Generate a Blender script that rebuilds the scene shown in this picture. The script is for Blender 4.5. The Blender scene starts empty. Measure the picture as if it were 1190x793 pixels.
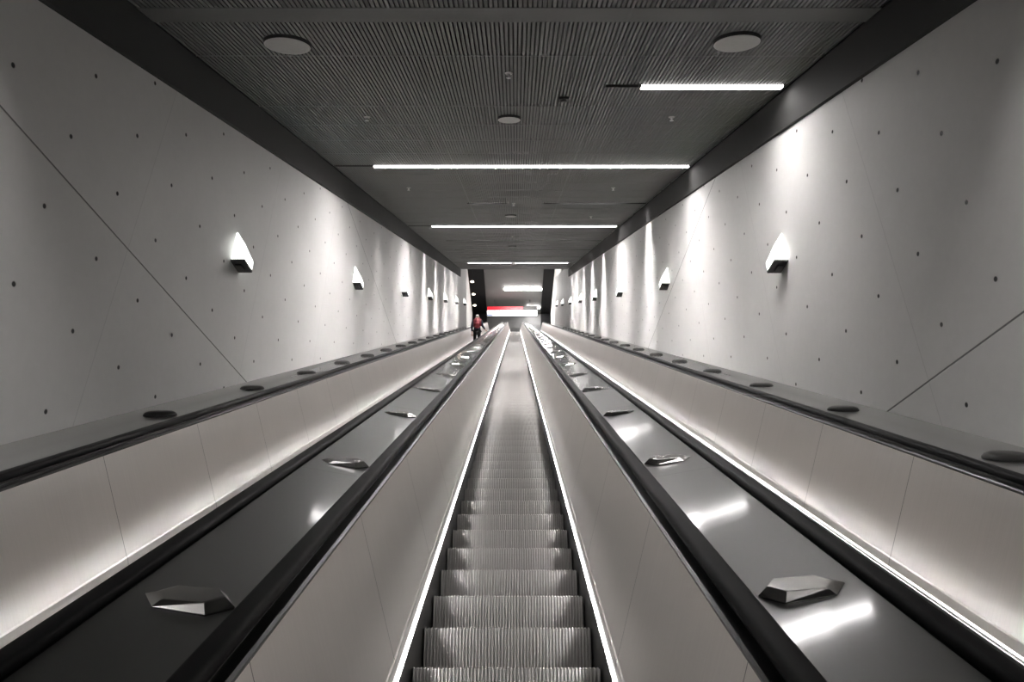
import bpy, bmesh, math, random
from mathutils import Vector, Matrix, Euler

random.seed(7)
sc = bpy.context.scene
COL = sc.collection

# ------------------------------------------------------------------ frame
# Slope frame: x across, d up along the escalator, h square to the slope; the eye is its origin.
TH = math.radians(28.0)
CT, ST = math.cos(TH), math.sin(TH)
EYE_Z = 1.85
NOSE = -1.62            # plane of the step edges below the eye
CX = -0.04              # centre line of the middle escalator
WALL_L, WALL_R = -3.15, 3.05
CEIL = 2.50
D_END = 60.0            # top of the incline


def P(x, d, h):
    return Vector((x, d * CT - h * ST, d * ST + h * CT + EYE_Z))


SLOPE_ROT = Euler((TH, 0, 0))

# ------------------------------------------------------------------ materials


def new_mat(name):
    m = bpy.data.materials.new(name)
    m.use_nodes = True
    nt = m.node_tree
    return m, nt, nt.nodes['Principled BSDF']


class NB:
    """tiny node helper"""

    def __init__(self, nt):
        self.nt = nt

    def n(self, kind, **kw):
        o = self.nt.nodes.new(kind)
        for k, v in kw.items():
            setattr(o, k, v)
        return o

    def put(self, sock, v):
        if hasattr(v, 'is_linked'):
            self.nt.links.new(v, sock)
        else:
            sock.default_value = v

    def math(self, op, a, b=0.0, c=0.0):
        o = self.n('ShaderNodeMath', operation=op)
        self.put(o.inputs[0], a)
        self.put(o.inputs[1], b)
        self.put(o.inputs[2], c)
        return o.outputs[0]

    def sep(self, v):
        o = self.n('ShaderNodeSeparateXYZ')
        self.put(o.inputs[0], v)
        return o.outputs

    def comb(self, x, y, z):
        o = self.n('ShaderNodeCombineXYZ')
        for i, v in enumerate((x, y, z)):
            self.put(o.inputs[i], v)
        return o.outputs[0]

    def noise(self, vec, scale, detail=3.0, rough=0.5):
        o = self.n('ShaderNodeTexNoise')
        self.put(o.inputs['Vector'], vec)
        o.inputs['Scale'].default_value = scale
        o.inputs['Detail'].default_value = detail
        o.inputs['Roughness'].default_value = rough
        return o.outputs['Fac']

    def ramp(self, f, a, b, lo, hi):
        o = self.n('ShaderNodeMapRange')
        self.put(o.inputs[0], f)
        for i, v in enumerate((a, b, lo, hi)):
            self.put(o.inputs[1 + i], v)
        return o.outputs[0]

    def mix(self, f, a, b):
        o = self.n('ShaderNodeMix', data_type='RGBA')
        self.put(o.inputs[0], f)
        self.put(o.inputs[6], a)
        self.put(o.inputs[7], b)
        return o.outputs[2]

    def obj(self):
        return self.n('ShaderNodeTexCoord').outputs['Object']


def concrete(name, p0, q0, joint_q, joint_p):
    """fair-faced concrete: tie-hole grid and formwork joints that run level and plumb on the sloping shaft"""
    m, nt, b = new_mat(name)
    k = NB(nt)
    co = k.obj()
    x, d, h = k.sep(co)
    p = k.math('SUBTRACT', k.math('MULTIPLY', d, CT), k.math('MULTIPLY', h, ST))
    q = k.math('ADD', k.math('MULTIPLY', d, ST), k.math('MULTIPLY', h, CT))
    pp, qq = 0.65, 0.605
    # distance to the nearest tie hole
    wob = k.noise(co, 0.9, 1.0)
    u = k.math('MULTIPLY', k.math('SUBTRACT', k.math('FRACT', k.math('ADD', k.math('DIVIDE', k.math('SUBTRACT', p, p0), pp), 0.5)), 0.5), pp)
    v = k.math('MULTIPLY', k.math('SUBTRACT', k.math('FRACT', k.math('ADD', k.math('DIVIDE', k.math('SUBTRACT', q, q0), qq), 0.5)), 0.5), qq)
    u = k.math('ADD', u, k.math('MULTIPLY', k.math('SUBTRACT', wob, 0.5), 0.05))
    r = k.math('SQRT', k.math('ADD', k.math('MULTIPLY', u, u), k.math('MULTIPLY', v, v)))
    hole = k.ramp(r, 0.014, 0.021, 1.0, 0.0)
    # joints
    jq = k.math('ABSOLUTE', k.math('SUBTRACT', k.math('FRACT', k.math('ADD', k.math('DIVIDE', k.math('SUBTRACT', q, joint_q), qq * 8), 0.5)), 0.5))
    jq = k.ramp(k.math('MULTIPLY', jq, qq * 8), 0.004, 0.009, 1.0, 0.0)
    jp = k.math('ABSOLUTE', k.math('SUBTRACT', k.math('FRACT', k.math('ADD', k.math('DIVIDE', k.math('SUBTRACT', p, joint_p), pp * 4), 0.5)), 0.5))
    jp = k.math('MULTIPLY', k.ramp(k.math('MULTIPLY', jp, pp * 4), 0.002, 0.006, 1.0, 0.0), 0.16)
    dark = k.math('MAXIMUM', k.math('MAXIMUM', hole, k.math('MULTIPLY', jq, 0.8)), jp)
    # tone
    cell = k.comb(k.math('FLOOR', k.math('DIVIDE', k.math('SUBTRACT', p, joint_p), pp * 4)),
                  k.math('FLOOR', k.math('DIVIDE', k.math('SUBTRACT', q, joint_q), qq * 8)), 0.0)
    wn = k.n('ShaderNodeTexWhiteNoise')
    k.put(wn.inputs['Vector'], cell)
    n1 = k.noise(co, 0.7, 5.0, 0.6)
    n2 = k.noise(co, 14.0, 4.0, 0.6)
    t = k.math('ADD', k.math('ADD', k.math('MULTIPLY', n1, 0.16), k.math('MULTIPLY', n2, 0.05)), k.math('MULTIPLY', wn.outputs['Value'], 0.025))
    base = k.n('ShaderNodeCombineColor')
    g = k.math('ADD', t, 0.55)
    k.put(base.inputs[0], k.math('MULTIPLY', g, 1.01))
    k.put(base.inputs[1], g)
    k.put(base.inputs[2], k.math('MULTIPLY', g, 0.985))
    col = k.mix(dark, base.outputs[0], (0.025, 0.025, 0.024, 1))
    k.put(b.inputs['Base Color'], col)
    b.inputs['Roughness'].default_value = 0.62
    bp = k.n('ShaderNodeBump')
    bp.inputs['Strength'].default_value = 0.5
    bp.inputs['Distance'].default_value = 0.01
    hgt = k.math('SUBTRACT', k.math('MULTIPLY', n2, 0.06), dark)
    k.put(bp.inputs['Height'], hgt)
    nt.links.new(bp.outputs[0], b.inputs['Normal'])
    return m


def steel(name, col, rough, joint=None, aniso=0.0, brush=0.06, axis='y'):
    """brushed stainless; joint = (first seam, pitch) of the butt joints between sheets along the slope"""
    m, nt, b = new_mat(name)
    k = NB(nt)
    co = k.obj()
    x, d, h = k.sep(co)
    if axis == 'y':
        st = k.comb(k.math('MULTIPLY', x, 90.0), k.math('MULTIPLY', d, 0.5), k.math('MULTIPLY', h, 90.0))
    else:
        st = k.comb(k.math('MULTIPLY', x, 1.5), k.math('MULTIPLY', d, 120.0), k.math('MULTIPLY', h, 1.5))
    n = k.noise(st, 1.0, 2.0)
    big = k.noise(co, 1.6, 3.0)
    f = k.math('ADD', k.math('MULTIPLY', k.math('SUBTRACT', n, 0.5), brush), k.math('MULTIPLY', k.math('SUBTRACT', big, 0.5), 0.12))
    sc_ = k.math('ADD', f, 1.0)
    cc = k.n('ShaderNodeVectorMath', operation='SCALE')
    cc.inputs[0].default_value = col
    k.put(cc.inputs['Scale'], sc_)
    out = cc.outputs[0]
    if joint:
        j = k.math('ABSOLUTE', k.math('SUBTRACT', k.math('FRACT', k.math('ADD', k.math('DIVIDE', k.math('SUBTRACT', d, joint[0]), joint[1]), 0.5)), 0.5))
        j = k.ramp(k.math('MULTIPLY', j, joint[1]), 0.0012, 0.003, 0.75, 0.0)
        out = k.mix(j, out, (0.05, 0.048, 0.045, 1))
    k.put(b.inputs['Base Color'], out)
    b.inputs['Metallic'].default_value = 1.0
    k.put(b.inputs['Roughness'], k.math('ADD', k.math('MULTIPLY', f, 0.35), rough))
    if aniso:
        b.inputs['Anisotropic'].default_value = aniso
        tg = k.n('ShaderNodeTangent', direction_type='RADIAL', axis='Y')
    return m


def plain(name, col, rough, metal=0.0, spec=0.5, grain=0.08, scale=30.0):
    m, nt, b = new_mat(name)
    k = NB(nt)
    n = k.noise(k.obj(), scale, 3.0)
    c = k.mix(n, tuple(v * (1 - grain) for v in col) + (1,), tuple(v * (1 + grain) for v in col) + (1,))
    k.put(b.inputs['Base Color'], c)
    b.inputs['Roughness'].default_value = rough
    b.inputs['Metallic'].default_value = metal
    b.inputs['Specular IOR Level'].default_value = spec
    return m


def glow(name, col, strength):
    m, nt, b = new_mat(name)
    b.inputs['Base Color'].default_value = tuple(0.6 * c for c in col) + (1,)
    b.inputs['Roughness'].default_value = 0.4
    b.inputs['Emission Color'].default_value = col + (1,)
    b.inputs['Emission Strength'].default_value = strength
    return m


def lamp(name, col, strength, power=1.0):
    """tube with a beam-shaping cover: the beam weakens towards the side"""
    m, nt, b = new_mat(name)
    k = NB(nt)
    g = k.n('ShaderNodeNewGeometry')
    dp = k.n('ShaderNodeVectorMath', operation='DOT_PRODUCT')
    nt.links.new(g.outputs['Normal'], dp.inputs[0])
    nt.links.new(g.outputs['Incoming'], dp.inputs[1])
    f = k.math('POWER', k.math('ABSOLUTE', dp.outputs['Value']), power)
    b.inputs['Base Color'].default_value = (0.8, 0.8, 0.8, 1)
    b.inputs['Emission Color'].default_value = col + (1,)
    k.put(b.inputs['Emission Strength'], k.math('MULTIPLY', f, strength))
    return m


def deckmat(name, col, rough, coat, coat_rough):
    """lacquered metal sheet: soft metal under a clear gloss"""
    m = steel(name, col, rough, joint=(1.2, 2.4), brush=0.04)
    b = m.node_tree.nodes['Principled BSDF']
    b.inputs['Coat Weight'].default_value = coat
    b.inputs['Coat Roughness'].default_value = coat_rough
    return m


M = dict(
    wall_l=concrete('concrete left', 3.783, 2.820, 3.12, 4.758),
    wall_r=concrete('concrete right', 3.802, 2.269, 1.970, 4.777),
    panel=steel('brushed steel sheet', (0.78, 0.75, 0.725), 0.31, joint=(2.87, 1.2), brush=0.10, axis='z'),
    cap=steel('dark brushed steel', (0.10, 0.10, 0.10), 0.30),
    trim=steel('polished steel', (0.92, 0.91, 0.90), 0.33),
    deck=deckmat('smooth dark lacquered deck', (0.17, 0.172, 0.168), 0.42, 1.0, 0.08),
    ledge=deckmat('smooth grey lacquered ledge', (0.36, 0.36, 0.35), 0.35, 1.0, 0.06),
    bump=plain('cast deflector', (0.36, 0.355, 0.345), 0.22, 1.0, 0.5),
    dome=plain('dark cast dome', (0.055, 0.055, 0.053), 0.5, 0.4),
    rubber=plain('black rubber', (0.006, 0.006, 0.0065), 0.5, 0.0, 0.08),
    skirt=plain('black skirt', (0.012, 0.012, 0.012), 0.35, 0.0, 0.4),
    step=plain('cast aluminium', (0.37, 0.358, 0.346), 0.6, 0.1),
    slat=plain('grey ceiling slat', (0.175, 0.175, 0.17), 0.55, 0.2),
    tbar=plain('ceiling carrier', (0.215, 0.215, 0.21), 0.5, 0.2),
    strip=plain('flat ceiling strip', (0.13, 0.13, 0.127), 0.6, 0.1),
    void=plain('black ceiling void', (0.060, 0.060, 0.058), 0.9),
    band=plain('dark wall-top band', (0.019, 0.019, 0.018), 0.8, scale=3.0),
    black=plain('black cladding', (0.004, 0.004, 0.0045), 0.6, 0.0, 0.15),
    speaker=plain('pale grille', (0.66, 0.65, 0.63), 0.7),
    slotblack=plain('matt black slot lining', (0.0015, 0.0015, 0.0015), 0.95, 0.0, 0.05),
    darkbox=plain('dark fixture', (0.030, 0.030, 0.030), 0.5),
    hall=plain('light plaster', (0.78, 0.77, 0.75), 0.8, scale=4.0),
    hallceil=plain('grey hall ceiling', (0.12, 0.12, 0.115), 0.6, scale=3.0),
    farwall=plain('dark far wall', (0.09, 0.09, 0.09), 0.5, scale=2.0),
    floor=plain('pale stone floor', (0.42, 0.41, 0.39), 0.35, scale=2.0),
    sconcebase=plain('dark bronze plate', (0.035, 0.034, 0.033), 0.45, 0.3),
    bar=lamp('tube light cover', (1.0, 0.965, 0.95), 400.0, 1.0),
    barend=lamp('tube light cover end', (1.0, 0.965, 0.95), 100.0, 1.0),
    barnear=lamp('tube light cover short', (1.0, 0.965, 0.95), 230.0, 1.2),
    slotfill_near=lamp('added slot fill lamp lower', (1.0, 0.965, 0.95), 75.0, 1.0),
    barfar=lamp('tube light cover upper', (1.0, 0.965, 0.95), 430.0, 1.0),
    barfill=lamp('added fill tube cover', (1.0, 0.965, 0.95), 5.0, 1.6),
    slotfill=lamp('added slot fill lamp', (1.0, 0.965, 0.95), 620.0, 1.0),
    barside=glow('tube light cover side', (1.0, 0.965, 0.95), 7.0),
    bardim=glow('tube light diffuser dim', (1.0, 0.965, 0.95), 110.0),
    sconce=glow('frosted sconce glass', (0.97, 1.0, 0.95), 2.8),
    led=glow('skirt light', (1.0, 0.98, 0.96), 330.0),
    ledcover=glow('skirt light cover', (1.0, 0.98, 0.96), 2.2),
    down=glow('downlight lens', (1.0, 0.86, 0.70), 12.0),
    signw=glow('lit white sign', (1.0, 0.97, 0.97), 5.0),
    signr=glow('lit red sign', (0.85, 0.02, 0.035), 0.7),
    signb=glow('lit blue sign', (0.03, 0.10, 0.40), 0.4),
    skin=plain('skin', (0.50, 0.33, 0.26), 0.5),
    hair=plain('grey hair', (0.26, 0.25, 0.24), 0.6),
    navy=plain('navy cloth', (0.012, 0.016, 0.040), 0.8),
    trouser=plain('black cloth', (0.012, 0.012, 0.013), 0.85),
    red=plain('red cloth', (0.22, 0.022, 0.030), 0.7),
    shoe=plain('dark leather', (0.015, 0.013, 0.012), 0.45),
)

# ------------------------------------------------------------------ objects


def link(o, parent=None):
    COL.objects.link(o)
    if parent is not None:
        o.parent = parent
    return o


def tag(o, label, cat, group=None, kind=None):
    o['label'] = label
    o['category'] = cat
    if group:
        o['group'] = group
    if kind:
        o['kind'] = kind
    return o


def to_obj(name, bm, mat, parent=None, loc=None, rot=None, smooth=False, auto=None):
    bmesh.ops.recalc_face_normals(bm, faces=bm.faces)
    me = bpy.data.meshes.new(name)
    bm.to_mesh(me)
    bm.free()
    for mt in (mat if isinstance(mat, (list, tuple)) else [mat]):
        me.materials.append(mt)
    if smooth:
        for f in me.polygons:
            f.use_smooth = True
        if auto is not None:
            me.set_sharp_from_angle(angle=math.radians(auto))
    o = bpy.data.objects.new(name, me)
    if loc is not None:
        o.location = loc
    if rot is not None:
        o.rotation_euler = rot
    return link(o, parent)


def slope_obj(name, bm, mat, **kw):
    """a mesh given in slope coordinates measured from the eye"""
    return to_obj(name, bm, mat, loc=(0, 0, EYE_Z), rot=SLOPE_ROT, **kw)


def empty(name, loc, rot=None):
    o = bpy.data.objects.new(name, None)
    o.location = loc
    o.empty_display_size = 0.1
    if rot is not None:
        o.rotation_euler = rot
    return link(o)


def prism(bm, pts, ext, mi=0):
    """loft a closed ring through the list of 3-D rings made by ext"""
    rings = [[bm.verts.new(p) for p in ring] for ring in ext]
    n = len(pts)
    for a, b in zip(rings, rings[1:]):
        for i in range(n):
            f = bm.faces.new((a[i], a[(i + 1) % n], b[(i + 1) % n], b[i]))
            f.material_index = mi
    f = bm.faces.new(rings[0])
    f.material_index = mi
    f = bm.faces.new(list(reversed(rings[-1])))
    f.material_index = mi


def box(bm, x0, x1, y0, y1, z0, z1, mi=0):
    ring = [(x0, z0), (x1, z0), (x1, z1), (x0, z1)]
    prism(bm, ring, [[(x, y, z) for x, z in ring] for y in (y0, y1)], mi)


def disc(bm, cx, cy, z0, z1, r0, r1, n=28, mi=0):
    ring0 = [(cx + r0 * math.cos(2 * math.pi * i / n), cy + r0 * math.sin(2 * math.pi * i / n), z0) for i in range(n)]
    ring1 = [(cx + r1 * math.cos(2 * math.pi * i / n), cy + r1 * math.sin(2 * math.pi * i / n), z1) for i in range(n)]
    prism(bm, ring0, [ring0, ring1], mi)


# path of the escalator: straight incline, then an arc over to the level landing (d, h, tilt)
def esc_path(d0, d1=D_END, level=2.0, R=3.0, seg=1.5):
    pts = []
    n = max(2, int((d1 - d0) / seg))
    for i in range(n + 1):
        pts.append((d0 + (d1 - d0) * i / n, NOSE, 0.0))
    if level:
        for i in range(1, 9):
            a = TH * i / 8
            pts.append((d1 + R * math.sin(a), NOSE - R * (1 - math.cos(a)), -a))
        e = pts[-1]
        pts.append((e[0] + level * CT, e[1] - level * ST, -TH))
    return pts


def sweep(bm, prof, path, xc=0.0, side=1, mi=0):
    """prof: closed (w, up) outline, up measured square to the path from the line of the step edges"""
    rings = []
    for d, h, a in path:
        rings.append([(xc + side * w, d - up * math.sin(a) * 1.0, h + up * math.cos(a)) for w, up in prof])
    prism(bm, prof, rings, mi)


def up(Y):
    """depth below the eye -> height above the step edges"""
    return -Y - NOSE


# ------------------------------------------------------------------ escalators
D0 = -1.6
STEP = 0.405
RISE, RUN = STEP * ST, STEP * CT
HALF = 0.428


def step_bmesh(ribs=52):
    """one step, nosing at the origin, in slope axes; fluted riser and tread, solid end plates"""
    prof = []                                   # (y forward, z up, normal y, normal z)
    rec = 0.040
    for i in range(7):
        t = i / 6
        z = -RISE * 1.04 + (RISE * 1.04 - 0.006) * t
        y = rec * (1 - t) ** 1.6
        prof.append((y, z, -1.0, 0.0))
    prof.append((0.004, -0.001, -0.7, 0.7))
    prof.append((0.012, 0.0, 0.0, 1.0))
    prof.append((RUN + rec, 0.0, 0.0, 1.0))
    bm = bmesh.new()
    xs = []
    pitch = 2 * HALF / ribs
    for i in range(ribs):
        x = -HALF + i * pitch
        xs += [(x + 0.10 * pitch, 0.0), (x + 0.50 * pitch, 0.0), (x + 0.60 * pitch, 1.0), (x + 0.99 * pitch, 1.0)]
    depth = 0.012
    cols = []
    for x, g in xs:
        cc = []
        for y, z, ny, nz in prof:
            y2, z2 = y - ny * depth * g, z - nz * depth * g
            cc.append(bm.verts.new((x, y2 * CT + z2 * ST, -y2 * ST + z2 * CT)))
        cols.append(cc)
    for a, b in zip(cols, cols[1:]):
        for i in range(len(prof) - 1):
            bm.faces.new((a[i], a[i + 1], b[i + 1], b[i]))
    for cc in (cols[0], cols[-1]):              # end plates
        y, z = RUN + rec, -RISE * 1.04
        v = bm.verts.new((cc[0].co.x, y * CT + z * ST, -y * ST + z * CT))
        bm.faces.new(cc + [v])
    return bm


bm = step_bmesh()
bmesh.ops.recalc_face_normals(bm, faces=bm.faces)
STEP_ME = bpy.data.meshes.new('step')
bm.to_mesh(STEP_ME)
bm.free()
STEP_ME.materials.append(M['step'])


def many_steps(name, ks, parent, ribs=26):
    """far or hidden steps as one mesh"""
    src = step_bmesh(ribs)
    tmp = bpy.data.meshes.new('tmp')
    src.to_mesh(tmp)
    src.free()
    out = bmesh.new()
    for k in ks:
        n0 = len(out.verts)
        out.from_mesh(tmp)
        out.verts.ensure_lookup_table()
        for v in out.verts[n0:]:
            v.co.y += FIRST + k * STEP
            v.co.z += NOSE
    bpy.data.meshes.remove(tmp)
    o = to_obj(name, out, M['step'], parent)
    o['kind'] = 'stuff'
    return o


FIRST = 3.186
HANDRAIL = [(0.668 + 0.040 * math.cos(a) * (1.0 if abs(math.cos(a)) < .9 else 1.0), 0.835 + 0.020 * math.sin(a)) for a in
            [math.radians(x) for x in (-90, -60, -30, 0, 30, 60, 90, 120, 150, 180, 210, 240)]]


def rounded(x0, x1, z0, z1, r, n=5):
    out = []
    for cx, cz, a0 in ((x1 - r, z1 - r, 0), (x0 + r, z1 - r, 90), (x0 + r, z0 + r, 180), (x1 - r, z0 + r, 270)):
        for i in range(n):
            a = math.radians(a0 + 90 * i / (n - 1))
            out.append((cx + r * math.cos(a), cz + r * math.sin(a)))
    return out


HANDRAIL = rounded(0.622, 0.698, up(0.806), up(0.766), 0.019)


def build_escalator(xc, label, near_steps, all_steps):
    root = empty('escalator', (xc, 0, EYE_Z), SLOPE_ROT)
    tag(root, label, 'escalator', 'parallel escalators in the shaft')
    path = esc_path(D0)
    for s in (-1, 1):
        b = bmesh.new()
        sweep(b, [(0.436, up(1.502)), (0.442, up(1.502)), (0.455, up(1.502)), (0.455, up(2.0)), (0.436, up(2.0))], path, 0, s)
        to_obj('skirt_panel', b, M['skirt'], root)
        b = bmesh.new()
        sweep(b, [(0.4455, up(1.4900)), (0.4425, up(1.4890)), (0.4440, up(1.4835)), (0.4495, up(1.480)), (0.456, up(1.480)), (0.456, up(1.4905))], path, 0, s)
        for f in b.faces:
            f.material_index = 1
            if len(f.verts) == 4 and {round(abs(v.co.x), 4) for v in f.verts} == {0.4455, 0.4425}:
                f.material_index = 0
        to_obj('light_strip', b, [M['led'], M['ledcover']], root)['label'] = 'glowing white strip along the skirt'
        b = bmesh.new()
        sweep(b, [(0.4495, up(1.479)), (0.454, up(1.43)), (0.460, up(1.422)), (0.598, up(0.832)), (0.612, up(0.832)), (0.470, up(1.479))], path, 0, s)
        to_obj('balustrade_panel', b, M['panel'], root)
        b = bmesh.new()
        sweep(b, [(0.596, up(0.832)), (0.594, up(0.824)), (0.604, up(0.818)), (0.640, up(0.818)), (0.640, up(0.806)),
                  (0.682, up(0.806)), (0.682, up(0.818)), (0.702, up(0.826)), (0.702, up(0.90)), (0.610, up(0.90))], path, 0, s)
        to_obj('handrail_guide', b, M['cap'], root)
        b = bmesh.new()
        sweep(b, HANDRAIL, path, 0, s)
        to_obj('handrail', b, M['rubber'], root, smooth=True, auto=50)
    for k in near_steps:
        o = bpy.data.objects.new('step', STEP_ME)
        o.location = (0, FIRST + k * STEP, NOSE)
        link(o, root)
    rest = [k for k in all_steps if k not in set(near_steps)]
    many_steps('step', rest, root)
    # comb and landing plate, level
    b = bmesh.new()
    e = esc_path(D0)
    rings = []
    for d, h, a in [e[-10]] + e[-9:]:
        rings.append([(-0.43, d, h - 0.03), (0.43, d, h - 0.03), (0.43, d, h + 0.004), (-0.43, d, h + 0.004)])
    prism(b, rings[0], rings)
    to_obj('landing_plate', b, M['trim'], root)
    return root


N_TOP = int((D_END - FIRST) / STEP)
esc_mid = build_escalator(CX, 'middle escalator with bare ribbed steps running straight ahead up the shaft',
                          range(-1, 99), range(-8, N_TOP))
SIDE = 1.77
esc_left = build_escalator(CX - SIDE, 'left escalator, carrying the person with the red backpack', [], range(-8, N_TOP))
esc_right = build_escalator(CX + SIDE, 'right escalator, with a bright white light line showing past its handrail', [], range(-8, N_TOP))

# decks between the escalators and ledges along the walls (swept like the balustrades)
PATH = esc_path(D0)


def deck(name, prof, s, mat, label, cat, group):
    b = bmesh.new()
    sweep(b, prof, PATH, CX, s)
    o = slope_obj(name, b, mat, smooth=True, auto=25)
    return tag(o, label, cat, group)


# (w, Y): rises away from the middle escalator


def deck_prof(line, thick):
    top = [(w, up(Y)) for w, Y in line]
    return top + [(w, u - thick) for w, u in reversed(top)]


DK = [(0.704, 0.858), (0.725, 0.854), (1.045, 0.7975), (1.066, 0.794)]
deck('escalator_deck', deck_prof(DK, 0.05), -1, M['deck'], 'dark smooth metal deck between the left and middle escalators', 'deck', 'decks between the escalators')
deck('escalator_deck', deck_prof(DK, 0.05), 1, M['deck'], 'dark smooth metal deck between the middle and right escalators', 'deck', 'decks between the escalators')
LG = [(2.475, 0.828), (2.54, 0.822), (2.86, 0.820), (3.03, 0.818), (3.098, 0.806)]
deck('wall_ledge', deck_prof(LG, 0.05), -1, M['ledge'], 'grey metal ledge along the foot of the left concrete wall', 'ledge', 'ledges along the walls')
deck('wall_ledge', deck_prof(LG, 0.05), 1, M['ledge'], 'grey metal ledge along the foot of the right concrete wall', 'ledge', 'ledges along the walls')

ORD = ('nearest second third fourth fifth sixth seventh eighth ninth tenth eleventh twelfth thirteenth fourteenth fifteenth '
       'sixteenth seventeenth eighteenth nineteenth twentieth').split()
ORD += ['twenty-' + o for o in 'first second third fourth fifth sixth seventh eighth ninth'.split()]

# deflectors: low elongated hexagons bolted to decks and ledges


def deflector_mesh(side):
    """wedge-topped elongated hexagon: thick towards the middle escalator, thin on the high side of the deck"""
    b = bmesh.new()

    def hexa(a, c, e, z, tilt):
        return [b.verts.new((x, y, z - side * x * tilt)) for x, y in ((-a, 0), (-c, -e), (c, -e), (a, 0), (c, e), (-c, e))]
    rings = [hexa(.130, .074, .070, 0, 0), hexa(.130, .074, .070, .004, 0.02), hexa(.098, .060, .052, .022, .09), hexa(.088, .055, .048, .023, .09)]
    for r0, r1 in zip(rings, rings[1:]):
        for i in range(6):
            b.faces.new((r0[i], r0[(i + 1) % 6], r1[(i + 1) % 6], r1[i]))
    b.faces.new(rings[-1])
    b.faces.new(rings[0])
    bmesh.ops.recalc_face_normals(b, faces=b.faces)
    me = bpy.data.meshes.new('deck_deflector')
    b.to_mesh(me)
    b.free()
    me.materials.append(M['bump'])
    return me


DEF_ME = {-1: deflector_mesh(-1), 1: deflector_mesh(1)}


def ledge_deflector_mesh():
    b = bmesh.new()
    n = 24
    rings = []
    for f, z in ((1.0, 0.0), (1.0, .010), (.90, .026), (.70, .036), (.40, .040)):
        rings.append([b.verts.new((.130 * f * math.cos(2 * math.pi * i / n), .085 * f * math.sin(2 * math.pi * i / n), z)) for i in range(n)])
    for r0, r1 in zip(rings, rings[1:]):
        for i in range(n):
            b.faces.new((r0[i], r0[(i + 1) % n], r1[(i + 1) % n], r1[i]))
    b.faces.new(rings[-1])
    b.faces.new(rings[0])
    bmesh.ops.recalc_face_normals(b, faces=b.faces)
    me = bpy.data.meshes.new('ledge_deflector')
    b.to_mesh(me)
    b.free()
    me.materials.append(M['dome'])
    for f in me.polygons:
        f.use_smooth = True
    me.set_sharp_from_angle(angle=math.radians(50))
    return me


LEDGE_ME = ledge_deflector_mesh()


def deflector(name, w, Y, d, side, roll, label, group):
    o = bpy.data.objects.new(name, DEF_ME[side] if name == 'deck_deflector' else LEDGE_ME)
    o.matrix_world = Matrix.Translation(P(CX + side * w, d, -Y)) @ Matrix.Rotation(TH, 4, 'X') @ Matrix.Rotation(-side * roll, 4, 'Y')
    link(o)
    tag(o, label, 'deflector', group)
    return o


for side, nm in ((-1, 'left'), (1, 'right')):
    d = 1.99 if side < 0 else 2.07
    for i in range(22):
        deflector('deck_deflector', 0.890, 0.8240, d + i * 1.82, side, math.radians(10.0),
                  f'six-sided metal deflector on the {nm} deck, {ORD[i]} one from the viewer', f'deflectors on the {nm} deck')
    d = 3.62 if side < 0 else 3.92
    for i in range(19):
        deflector('ledge_deflector', 2.80, 0.820, d + i * 1.95, side, 0.0,
                  f'low dark oval deflector on the ledge of the {nm} wall, {ORD[i]} one from the viewer', f'deflectors on the {nm} wall ledge')

# ------------------------------------------------------------------ shaft walls, dark top strips, ceiling
C_END = 39.7
W0 = -4.0
for side, x, dend, mt in ((-1, WALL_L, 45.0, 'wall_l'), (1, WALL_R, 54.0, 'wall_r')):
    b = bmesh.new()
    x0, x1 = sorted((x, x + side * 0.25))
    box(b, x0, x1, W0, dend, -2.6, 2.75)
    o = slope_obj('wall_left' if side < 0 else 'wall_right', b, M[mt])
    tag(o, f'{"left" if side < 0 else "right"} fair-faced concrete wall with rows of small dark tie holes', 'wall', kind='structure')
    b = bmesh.new()
    x0, x1 = sorted((x - side * 0.004, x - side * 0.03))
    prof = [(x, 2.065), (x - side * 0.035, 2.075), (x - side * 0.045, 2.49), (x, 2.55)]
    prism(b, prof, [[(px, dd, pz) for px, pz in prof] for dd in (W0, C_END)])
    o = slope_obj('trim_1' if side < 0 else 'trim_2', b, M['band'])  # near-black strip standing slightly proud of the wall top
    tag(o, f'dark strip along the top of the {"left" if side < 0 else "right"} wall', 'trim', kind='structure')

XL, XR = WALL_L + 0.05, WALL_R - 0.05
BARS = [  # d, slot x0, x1, lit x0, x1 (None = no tube, added deep-set lamp)
    (-4.5, -3.08, 2.98, -2.4, 2.9, 'barfill'),  # this bar and the next are added fill behind the eye
    (-0.4, -3.08, 2.98, -2.4, 2.9, 'barfill'),
    (3.70, -2.8, 2.98, None, None, None),  # slot added out of view to hold a fill lamp
    (7.67, 0.985, 2.98, 1.38, 2.93, 'barnear'),
    (11.84, -3.08, 2.98, -2.40, 2.94, 'bar'),
    (15.90, -1.10, -0.20, None, None, None),
    (15.90, 0.65, 2.98, None, None, None),
    (20.00, -3.08, 2.98, -2.40, 2.90, 'barfar'),
    (24.10, -2.4, 2.98, None, None, None),
    (27.60, -2.4, 2.98, None, None, None),
    (31.10, -2.4, 2.98, None, None, None),  # slot added for its fill lamp, as is the next
    (37.40, -2.4, 2.98, None, None, None),
    (34.60, -3.08, 2.98, -2.35, 2.60, 'barfar'),
]
SLOT = 0.055
b = bmesh.new()
pitch = 0.040
cuts = sorted(set(round(x[0], 3) for x in BARS) | {5.85})
ns = int((XR - XL) / pitch)
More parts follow.
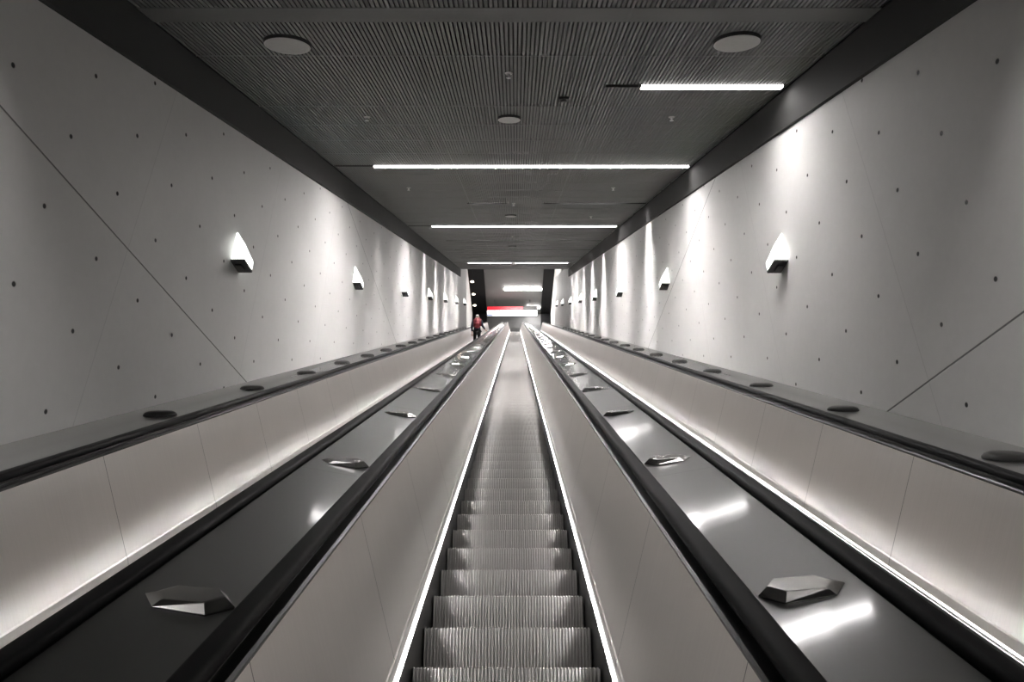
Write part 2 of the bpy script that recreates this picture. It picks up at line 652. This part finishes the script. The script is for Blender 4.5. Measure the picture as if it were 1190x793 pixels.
for i in range(ns):
    x = XL + (i + 0.5) * pitch
    for d0, d1, deep in ((W0, 5.70, 0.075), (5.98, C_END, 0.045)):
        segs = [(d0, d1)]
        for bar in BARS:                        # slats stop at a light slot
            if bar[1] - 0.02 < x < bar[2] + 0.02:
                ns_ = []
                for a, c in segs:
                    if a < bar[0] - SLOT and c > bar[0] + SLOT:
                        ns_ += [(a, bar[0] - SLOT), (bar[0] + SLOT, c)]
                    else:
                        ns_.append((a, c))
                segs = ns_
        for a, c in segs:
            box(b, x - 0.0135, x + 0.0135, a, c, CEIL, CEIL + deep)
ceil = slope_obj('ceiling', b, M['slat'])
tag(ceil, 'sloping ceiling of fine grey metal slats running up the shaft', 'ceiling', kind='structure')
b = bmesh.new()
box(b, XL, XR, W0, C_END, CEIL + 0.19, CEIL + 0.23)
o = slope_obj('ceiling_backing', b, M['void'])
tag(o, 'black void behind the ceiling slats', 'ceiling', kind='structure')
# carriers across the slats, long seams, and the broad plain strip
b = bmesh.new()
d = 6.77
while d < C_END:
    if all(abs(d - bar[0]) > 0.12 for bar in BARS):
        box(b, XL, XR, d - 0.008, d + 0.008, CEIL - 0.003, CEIL + 0.03)
    d += 0.83
for x in (CX - 1.0, CX + 1.0):
    for a, c in ((W0, 7.5), (7.9, 11.7), (12.0, 15.8), (16.0, 19.8), (20.2, 24.0), (24.2, 27.5), (27.7, 31.0), (31.2, 34.4), (34.8, 37.3), (37.5, C_END)):
        box(b, x - 0.011, x + 0.011, a, c, CEIL - 0.004, CEIL + 0.03)
o = slope_obj('trim_3', b, M['tbar'])
tag(o, 'thin seams dividing the slatted ceiling into panels', 'trim', kind='structure')
b = bmesh.new()
box(b, XL, XR, 5.70, 5.98, CEIL - 0.004, CEIL + 0.08)
o = slope_obj('trim_4', b, M['strip'])
tag(o, 'plain flat strip crossing the nearest part of the slatted ceiling', 'trim', kind='structure')

# tube lights recessed in the slots
wher = {7.67: 'short ceiling light over the right side only, nearest the viewer',
        11.84: 'longest looking bright ceiling light bar, second one up the slope',
        20.00: 'bright ceiling light bar, third lit one up the slope',
        34.60: 'last thin ceiling light bar before the upper hall'}
for d, s0, s1, l0, l1, kind in BARS:
    if l0 is None:
        r = empty('ceiling_slot', P((s0 + s1) / 2, d, CEIL), SLOPE_ROT)
        tag(r, ('added fill-lamp slot in the ceiling just behind the plain cross strip' if d < 5 else
                  'short dark slot left of the ceiling centre' if d < 20 and s0 < 0 else
                'dark slot in the ceiling right of centre, before the third lit bar' if d < 20 else
                {24.1: 'thin dark slot in the ceiling just beyond the third lit bar', 27.6: 'second thin dark slot beyond the third lit bar',
                 31.1: 'added thin fill-lamp slot just before the last ceiling light bar', 37.4: 'added thin fill-lamp slot just beyond the last ceiling light bar'}[d]), 'light slot')
    else:
        r = empty('ceiling_light', P((s0 + s1) / 2, d, CEIL), SLOPE_ROT)
        tag(r, wher.get(d, f'added fill light bar behind the viewer, {"nearer" if d > -1 else "farther"} one'), 'ceiling light', 'light bars in the sloping ceiling')
    m = (s0 + s1) / 2
    b = bmesh.new()
    w = (s1 - s0) / 2
    H_ = 0.10 if l0 is not None else 0.16
    box(b, -w, w, -SLOT + .004, -SLOT + .012, 0.0, H_)
    box(b, -w, w, SLOT - .012, SLOT - .004, 0.0, H_)
    box(b, -w, w, -SLOT + .004, SLOT - .004, H_, H_ + .008)
    box(b, -w, -w + .008, -SLOT + .012, SLOT - .012, 0.0, H_)
    box(b, w - .008, w, -SLOT + .012, SLOT - .012, 0.0, H_)
    to_obj('channel', b, M['darkbox'] if l0 is not None else M['slotblack'], r)
    if l0 is None and d < 38:                   # added fill lamp, set deep in the dark slot to even the walls
        b = bmesh.new()
        box(b, -w + min(.3, w * .3), w - min(.65, w * .4), -0.036, 0.036, 0.135, 0.150)
        to_obj('lamp', b, M['slotfill' if d > 5 else 'slotfill_near'], r)
    if l0 is not None:
        b = bmesh.new()
        ring = [(-SLOT + .014, 0.06), (-SLOT + .014, -0.022), (-SLOT + .016, -0.024), (SLOT - .016, -0.024), (SLOT - .014, -0.022), (SLOT - .014, 0.06)]
        prism(b, ring, [[(xx - m, yy, zz) for yy, zz in ring] for xx in (l0, l0 + .3, l1 - (.9 if d == 11.84 else .5), l1)], 1)
        for f in b.faces:
            c = f.calc_center_median()
            if abs(c.z + 0.024) < 1e-5 and len(f.verts) == 4:
                f.material_index = 0 if abs(c.x + m - (l0 + l1) / 2) < 0.35 else 2
        to_obj('diffuser', b, [M[kind], M['barside'], M['barend']], r)['label'] = 'glowing white tube cover'
        for xx in (l0, l1):
            b = bmesh.new()
            e0, e1 = sorted((xx - m, xx - m + math.copysign(.022, xx - m)))
            ring = rounded(-SLOT + .0125, SLOT - .0125, -0.027, 0.06, 0.006, 3)
            prism(b, ring, [[(xe, yy, zz) for yy, zz in ring] for xe in (e0, e1)])
            to_obj('end_cap', b, M['darkbox'], r)

# small things on the ceiling


def ceiling_disc(x, d, r, label):
    o = empty('ceiling_speaker', P(x, d, CEIL), SLOPE_ROT)
    tag(o, label, 'speaker', 'round speakers on the ceiling')
    b = bmesh.new()
    disc(b, 0, 0, -0.030, 0.0, r * 0.97, r, 36)
    to_obj('housing', b, M['darkbox'], o)
    b = bmesh.new()
    disc(b, 0, 0, -0.036, -0.030, r * 0.90, r * 0.96, 36)
    to_obj('grille', b, M['speaker'], o, smooth=False)


ceiling_disc(-2.11, 6.45, 0.215, 'large round speaker disc on the ceiling near the left wall')
ceiling_disc(2.03, 6.39, 0.215, 'large round speaker disc on the ceiling near the right wall')
ceiling_disc(-0.08, 8.92, 0.150, 'small round speaker disc on the centre line of the ceiling, nearest the viewer')
ceiling_disc(-0.12, 17.8, 0.150, 'small round speaker disc between the second and third light bars')
ceiling_disc(-0.12, 26.0, 0.150, 'small round speaker disc beyond the third light bar')


def sprinkler(x, d, label):
    o = empty('sprinkler_head', P(x, d, CEIL), SLOPE_ROT)
    tag(o, label, 'sprinkler', 'sprinkler heads on the ceiling')
    b = bmesh.new()
    disc(b, 0, 0, -0.012, 0.0, 0.032, 0.042, 16)
    to_obj('escutcheon', b, M['speaker'], o)
    b = bmesh.new()
    disc(b, 0, 0, -0.045, -0.012, 0.011, 0.013, 12)
    disc(b, 0, 0, -0.051, -0.045, 0.026, 0.026, 14)
    to_obj('nozzle', b, M['trim'], o)


sprinkler(-0.07, 7.26, 'sprinkler head on the ceiling centre line, in front of the small round speaker')
sprinkler(-1.89, 8.88, 'sprinkler head left of the ceiling centre, before the second light bar')
sprinkler(1.99, 8.88, 'sprinkler head right of the ceiling centre, just beyond the short light bar')
sprinkler(-2.13, 13.9, 'sprinkler head left of centre just beyond the second light bar')
sprinkler(1.95, 13.9, 'sprinkler head right of centre just beyond the second light bar')
sprinkler(-0.04, 15.9, 'sprinkler head between the two dark ceiling slots')
sprinkler(1.95, 18.0, 'sprinkler head right of centre just before the third light bar')
sprinkler(-0.10, 22.6, 'sprinkler head on the centre line beyond the third light bar')
o = empty('smoke_detector', P(0.56, 8.1, CEIL), SLOPE_ROT)
tag(o, 'small dark detector box on the ceiling right of the small round speaker', 'detector')
b = bmesh.new()
box(b, -0.06, 0.06, -0.05, 0.05, -0.03, 0.0)
to_obj('housing', b, M['darkbox'], o)
b = bmesh.new()
disc(b, 0, 0, -0.045, -0.03, 0.03, 0.04, 16)
to_obj('sensor', b, M['darkbox'], o)
o = empty('security_camera', P(-0.12, 34.2, CEIL), SLOPE_ROT)
tag(o, 'small pale dome on the ceiling in front of the last light bar', 'camera')
b = bmesh.new()
disc(b, 0, 0, -0.03, 0.0, 0.12, 0.13, 20)
to_obj('mount', b, M['speaker'], o)
b = bmesh.new()
for k in range(4):
    a0, a1 = k * math.pi / 8, (k + 1) * math.pi / 8
    disc(b, 0, 0, -0.03 - 0.10 * math.sin(a1), -0.03 - 0.10 * math.sin(a0), max(0.10 * math.cos(a1), 0.004), 0.10 * math.cos(a0), 20)
to_obj('dome', b, M['speaker'], o)

# ------------------------------------------------------------------ wall sconces


def sconce_parts(s):
    """s = +1: left wall (sticks out towards +x)"""
    L, D, H, lip = 0.24, 0.150, 0.37, 0.125
    b = bmesh.new()
    prof = [(0.0, 0.012), (D, 0.012), (D, lip), (0.012, H), (0.0, H)]
    ring0 = [(s * x, 0.0, z) for x, z in prof]
    ring1 = [(s * x, L, z) for x, z in prof]
    prism(b, prof, [ring0, ring1])
    body = b
    b = bmesh.new()
    x0, x1 = sorted((0.0, s * (D + 0.006)))
    box(b, x0, x1, -0.006, L + 0.006, -0.012, 0.012)
    plate = b
    b = bmesh.new()
    x0, x1 = sorted((s * 0.03, s * 0.10))
    box(b, x0, x1, 0.06, 0.18, -0.030, -0.012)
    return body, plate, b


def ptvec(x, d, h):
    return P(x, d, h)


for s, nm, x, ds in ((1, 'left', WALL_L, (7.71, 13.5, 19.3, 25.1, 30.6, 36.5, 42.3)),
                     (-1, 'right', WALL_R, (7.80, 13.8, 19.8, 26.1, 31.9, 37.8, 44.2, 50.2))):
    body, plate, gear = sconce_parts(s)
    proto = None
    for i, d in enumerate(ds):
        if proto is None:
            r = empty('wall_sconce', P(x, d, 0.585))
            parts = [to_obj('shade', body, M['sconce'], r), to_obj('base_plate', plate, M['sconcebase'], r), to_obj('driver_box', gear, M['sconcebase'], r)]
            parts[0]['label'] = 'glowing white wedge shade'
            proto = r
        else:
            r = empty('wall_sconce', P(x, d, 0.585))
            for p in parts:
                c = p.copy()
                link(c, r)
        tag(r, f'glowing wedge wall light on the {nm} concrete wall, {ORD[i]} one from the viewer', 'wall light', f'wall lights on the {nm} wall')

# ------------------------------------------------------------------ upper hall (level)
LAND = P(0, D_END, NOSE)
e = PATH[-2]
FLOOR_Z = P(0, e[0], e[1]).z
HC = LAND.z + 5.0
Y1 = 59.8
HXL, HXR = -4.15, 3.40


def world_obj(name, b, mat, **kw):
    return to_obj(name, b, mat, **kw)


b = bmesh.new()
box(b, -9, 9, P(0, e[0], e[1]).y, 64, FLOOR_Z - 0.3, FLOOR_Z - 0.004)
o = world_obj('floor', b, M['floor'])
tag(o, 'pale floor of the upper hall at the top of the escalators', 'floor', kind='structure')
b = bmesh.new()
box(b, -9, 9, 44, 64, HC, HC + 0.2)
o = world_obj('ceiling_upper', b, M['hallceil'])
tag(o, 'grey level ceiling of the upper hall', 'ceiling', kind='structure')
b = bmesh.new()
box(b, -9, 9, Y1, Y1 + 0.3, FLOOR_Z, HC)
o = world_obj('wall_back', b, M['farwall'])
tag(o, 'dark end wall of the upper hall behind the lit sign', 'wall', kind='structure')
for nm, x0, x1 in (('wall_upper_left', HXL - 0.2, HXL), ('wall_upper_right', HXR, HXR + 0.2)):
    b = bmesh.new()
    box(b, x0, x1, 44, Y1, 20.0, HC)
    o = world_obj(nm, b, M['hall'])
    tag(o, f'light plaster {nm.split("_")[-1]} wall of the upper hall', 'wall', kind='structure')
for nm, x0, x1, lb in (('trim_5', HXL, -2.75, 'left'), ('trim_6', 2.45, HXR, 'right')):
    b = bmesh.new()
    box(b, x0, x1, 45, Y1, HC - 0.12, HC)
    o = world_obj(nm, b, M['black'])
    tag(o, f'black soffit along the {lb} side of the upper hall ceiling', 'trim', kind='structure')


for nm, x0, x1, lb in (('trim_7', HXL, -2.75, 'left'), ('trim_8', 2.45, HXR, 'right')):
    b = bmesh.new()
    box(b, x0, x1, Y1 - 0.25, Y1, FLOOR_Z, HC - 0.12)
    o = world_obj(nm, b, M['black'])
    tag(o, f'black upright panel below the soffit at the {lb} end of the upper hall', 'trim', kind='structure')


def hall_pt(x, v):
    """point of the hall ceiling seen v pixels below the vanishing line of the slope (810 px focal length)"""
    t = -v / 810.0
    d = (HC - EYE_Z) / (ST + t * CT)
    return Vector((x, d * (CT - t * ST), HC))


for i, v in enumerate((-38, -23.5, -10.5)):
    p = hall_pt(-3.85, v)
    r = empty('downlight', (p.x, p.y, HC - 0.12))
    tag(r, f'round warm downlight in the black soffit, {("highest in view", "middle one of three", "lowest, just above the person")[i]}', 'downlight', 'downlights in the black soffit')
    b = bmesh.new()
    disc(b, 0, 0, -0.02, 0.0, 0.17, 0.18, 24)
    to_obj('trim_ring', b, M['darkbox'], r)
    b = bmesh.new()
    disc(b, 0, 0, -0.026, -0.02, 0.14, 0.14, 24)
    to_obj('lens', b, M['down'], r)
for i, (v, x0, x1) in enumerate(((-28.5, -1.05, 2.38), (-7.0, 1.05, 2.35))):
    p = hall_pt((x0 + x1) / 2, v)
    w = (x1 - x0) / 2
    r = empty('ceiling_light', p)
    tag(r, ('bright light bar on the upper hall ceiling above the lit sign', 'short bright light bar at the right end of the red sign stripe')[i], 'ceiling light', 'light bars in the upper hall')
    b = bmesh.new()
    box(b, -w, w, -0.16, 0.16, -0.05, 0.0)
    to_obj('channel', b, M['darkbox'], r)
    b = bmesh.new()
    box(b, -w + .02, w - .02, -0.15, 0.15, -0.09, -0.05)
    to_obj('diffuser', b, M['bardim'], r)
r = empty('ceiling_light', Vector((-0.3, 46.5, HC)))  # added light out of view, brightens the upper walls and decks
tag(r, 'added fill light panel high on the upper hall ceiling, hidden above the end of the slatted ceiling', 'ceiling light', 'light bars in the upper hall')
b = bmesh.new()
box(b, -3.1, 3.1, -0.16, 0.16, -0.05, 0.0)
to_obj('channel', b, M['darkbox'], r)
b = bmesh.new()
box(b, -3.0, 3.0, -0.15, 0.15, -0.09, -0.05)
to_obj('diffuser', b, M['bardim'], r)
# lit sign hung below the hall ceiling
ys = 57.0
r = empty('hanging_sign', (-0.15, ys, HC - 0.2))
tag(r, 'wide lit white sign with a red stripe hanging in the upper hall', 'sign')


def zat(v):
    return EYE_Z + ys * math.tan(TH + math.atan(-v / 810.0))


z0, z1, z2 = zat(3), zat(-2.9), zat(-7.4)
b = bmesh.new()
box(b, -2.50, 2.20, 0.02, 0.16, z0 - (HC - .2) - 0.02, z2 - (HC - .2) + 0.02)
for x in (-1.8, 1.5):
    box(b, x - .03, x + .03, 0.06, 0.12, z2 - (HC - .2), 0.2)
to_obj('case', b, M['darkbox'], r)
b = bmesh.new()
box(b, -2.46, 2.16, -0.01, 0.02, z0 - (HC - .2), z1 - (HC - .2))
to_obj('white_field', b, M['signw'], r)
b = bmesh.new()
box(b, -2.46, 0.85, -0.01, 0.02, z1 - (HC - .2) + .005, z2 - (HC - .2))
to_obj('red_stripe', b, M['signr'], r)
b = bmesh.new()
box(b, -2.46, -1.95, -0.02, -0.011, z0 - (HC - .2), z0 - (HC - .2) + 0.16)
to_obj('blue_corner', b, M['signb'], r)

# ------------------------------------------------------------------ the person on the left escalator


def skin_body(name, verts, edges, radii, mat, parent, root=0, sub=2):
    me = bpy.data.meshes.new(name)
    me.from_pydata(verts, edges, [])
    o = bpy.data.objects.new(name, me)
    link(o, parent)
    md = o.modifiers.new('skin', 'SKIN')
    md.use_smooth_shade = True
    for i, v in enumerate(me.skin_vertices[0].data):
        r_ = radii[i]
        v.radius = r_ if isinstance(r_, tuple) else (r_, r_)
        v.use_root = (i == root)
    ms = o.modifiers.new('sub', 'SUBSURF')
    ms.levels = ms.render_levels = sub
    me.materials.append(mat)
    dg = bpy.context.evaluated_depsgraph_get()
    ev = bpy.data.meshes.new_from_object(o.evaluated_get(dg))
    o.modifiers.clear()
    o.data = ev
    ev.name = name
    for f in ev.polygons:
        f.use_smooth = True
    if not ev.materials:
        ev.materials.append(mat)
    return o


k_step = int((33.5 - FIRST) / STEP)
foot = P(CX - SIDE - 0.05, FIRST + k_step * STEP, NOSE)
man = empty('person', (foot.x, foot.y + 0.17, foot.z), Euler((0, 0, math.radians(-12))))
man.scale = (1.06, 1.06, 1.06)
tag(man, 'person in a navy jacket with a red backpack, standing on the left escalator facing up', 'person')
# one continuous skin-toned body (facing +y)
V = [(0, 0, .93), (0, .01, 1.10), (0, .0, 1.30), (0, -.01, 1.43), (0, .0, 1.52), (0, .02, 1.60), (0, .015, 1.68)]
E = [(0, 1), (1, 2), (2, 3), (3, 4), (4, 5), (5, 6)]
Rr = [(.155, .11), (.14, .10), (.165, .11), (.10, .075), (.055, .055), (.075, .090), (.068, .082)]


def chain(start, pts, rad):
    prev = start
    for p_, q_ in zip(pts, rad):
        V.append(p_)
        Rr.append(q_)
        E.append((prev, len(V) - 1))
        prev = len(V) - 1
    return prev


hands = []
for s in (-1, 1):
    chain(0, [(s * .09, 0, .86), (s * .10, .015, .50), (s * .10, -.015, .09), (s * .105, .10, .035)], [.085, .060, .042, .038])
    if s > 0:   # right hand on the handrail
        arm = [(s * .19, -.01, 1.40), (s * .25, -.02, 1.12), (s * .33, .17, 1.02), (s * .36, .235, 1.01)]
    else:
        arm = [(s * .19, -.01, 1.40), (s * .235, -.04, 1.11), (s * .245, .04, .87), (s * .245, .06, .79)]
    w_ = chain(3, arm, [.062, .045, .031, (.042, .022)])
    hands.append((s, arm[-1]))
body = skin_body('body', V, E, Rr, M['skin'], man)
# five fingers on each hand
for s, hp in hands:
    fv, fe, fr = [(hp[0], hp[1], hp[2])], [], [.016]
    dirv = Vector((0, 1, -.35)) if s > 0 else Vector((0, .25, -1))
    dirv.normalize()
    lat = Vector((1, 0, 0))
    for j, ln in enumerate((.055, .070, .078, .072, .058)):
        off = lat * ((j - 2) * .019)
        base = Vector(hp) + off + dirv * (.01 if j == 0 else .035)
        cur = Vector((0, 0, -.3)) if s > 0 else Vector((0, .3, 0))
        p1 = base + dirv * ln * .55
        p2 = p1 + (dirv + cur).normalized() * ln * .45
        n0 = len(fv)
        fv += [tuple(base), tuple(p1), tuple(p2)]
        fr += [.0095, .0085, .0075]
        fe += [(0, n0), (n0, n0 + 1), (n0 + 1, n0 + 2)]
    skin_body('hand', fv, fe, fr, M['skin'], man, sub=1)
# clothing follows the body
V, E, Rr = [], [], []
V = [(0, 0, .84), (0, .0, 1.0), (0, .01, 1.12), (0, 0, 1.30), (0, -.01, 1.43), (0, -.005, 1.50)]
E = [(0, 1), (1, 2), (2, 3), (3, 4), (4, 5)]
Rr = [(.185, .135), (.180, .130), (.170, .125), (.190, .135), (.125, .095), (.070, .070)]
for s in (-1, 1):
    if s > 0:
        chain(4, [(s * .19, -.01, 1.40), (s * .25, -.02, 1.12), (s * .325, .155, 1.025)], [.078, .060, .044])
    else:
        chain(4, [(s * .19, -.01, 1.40), (s * .235, -.04, 1.11), (s * .245, .035, .89)], [.078, .060, .044])
skin_body('jacket', V, E, Rr, M['navy'], man)
V = [(0, 0, .92)]
E = []
Rr = [(.165, .120)]
for s in (-1, 1):
    chain(0, [(s * .09, 0, .84), (s * .10, .012, .50), (s * .10, -.015, .10)], [.098, .074, .062])
skin_body('trousers', V, E, Rr, M['trouser'], man)
for s in (-1, 1):
    skin_body('shoe', [(s * .10, -.05, .045), (s * .102, .04, .045), (s * .105, .15, .035)], [(0, 1), (1, 2)], [(.045, .045), (.048, .043), (.040, .033)], M['shoe'], man)
skin_body('hair', [(0, -.035, 1.56), (0, -.025, 1.655), (0, .015, 1.715), (0, .06, 1.705)], [(0, 1), (1, 2), (2, 3)], [(.060, .045), (.080, .072), (.072, .055), (.05, .03)], M['hair'], man)
b = bmesh.new()
bmesh.ops.create_cube(b, size=1.0)
bmesh.ops.scale(b, vec=(.36, .20, .50), verts=b.verts)
bmesh.ops.bevel(b, geom=b.edges[:], offset=.07, segments=4, affect='EDGES')
bp = to_obj('backpack', b, M['red'], man, loc=(0.06, -.20, 1.20), smooth=True)
bp['label'] = 'red backpack'
b = bmesh.new()
bmesh.ops.create_cube(b, size=1.0)
bmesh.ops.scale(b, vec=(.26, .07, .20), verts=b.verts)
bmesh.ops.bevel(b, geom=b.edges[:], offset=.03, segments=3, affect='EDGES')
to_obj('pocket', b, M['red'], bp, loc=(0, -.11, -.11), smooth=True)
# face: nose and ears
b = bmesh.new()
for c, sc_ in (((0, .110, 1.60), (.015, .022, .024)), ((-.078, .02, 1.60), (.012, .022, .032)), ((.078, .02, 1.60), (.012, .022, .032))):
    bmesh.ops.create_icosphere(b, subdivisions=2, radius=1.0, matrix=Matrix.Translation(c) @ Matrix.Diagonal((*sc_, 1)))
to_obj('face', b, M['skin'], man, smooth=True)

# ------------------------------------------------------------------ camera, world, view
cam = bpy.data.cameras.new('camera')
cam.sensor_width = 36.0
cam.lens = 36.0 * 810.0 / 1190.0
cam.clip_start = 0.05
cam.clip_end = 300
co = bpy.data.objects.new('camera', cam)
link(co)
cam.shift_x = -4.0 / 1190.0
cam.shift_y = -32.5 / 1190.0
co.location = (0, 0, EYE_Z)
co.rotation_euler = (math.pi / 2 + TH, 0, 0)
sc.camera = co

w = bpy.data.worlds.new('world')
sc.world = w
w.use_nodes = True
w.node_tree.nodes['Background'].inputs[0].default_value = (0.02, 0.02, 0.02, 1)
w.node_tree.nodes['Background'].inputs[1].default_value = 1.0

sc.view_settings.view_transform = 'Standard'
sc.view_settings.look = 'None'
sc.view_settings.gamma = 1.0
sc.view_settings.use_curve_mapping = False
sc.view_settings.exposure = 0.2
sc.cycles.max_bounces = 8
sc.cycles.diffuse_bounces = 4
sc.cycles.glossy_bounces = 5
sc.cycles.use_denoising = True
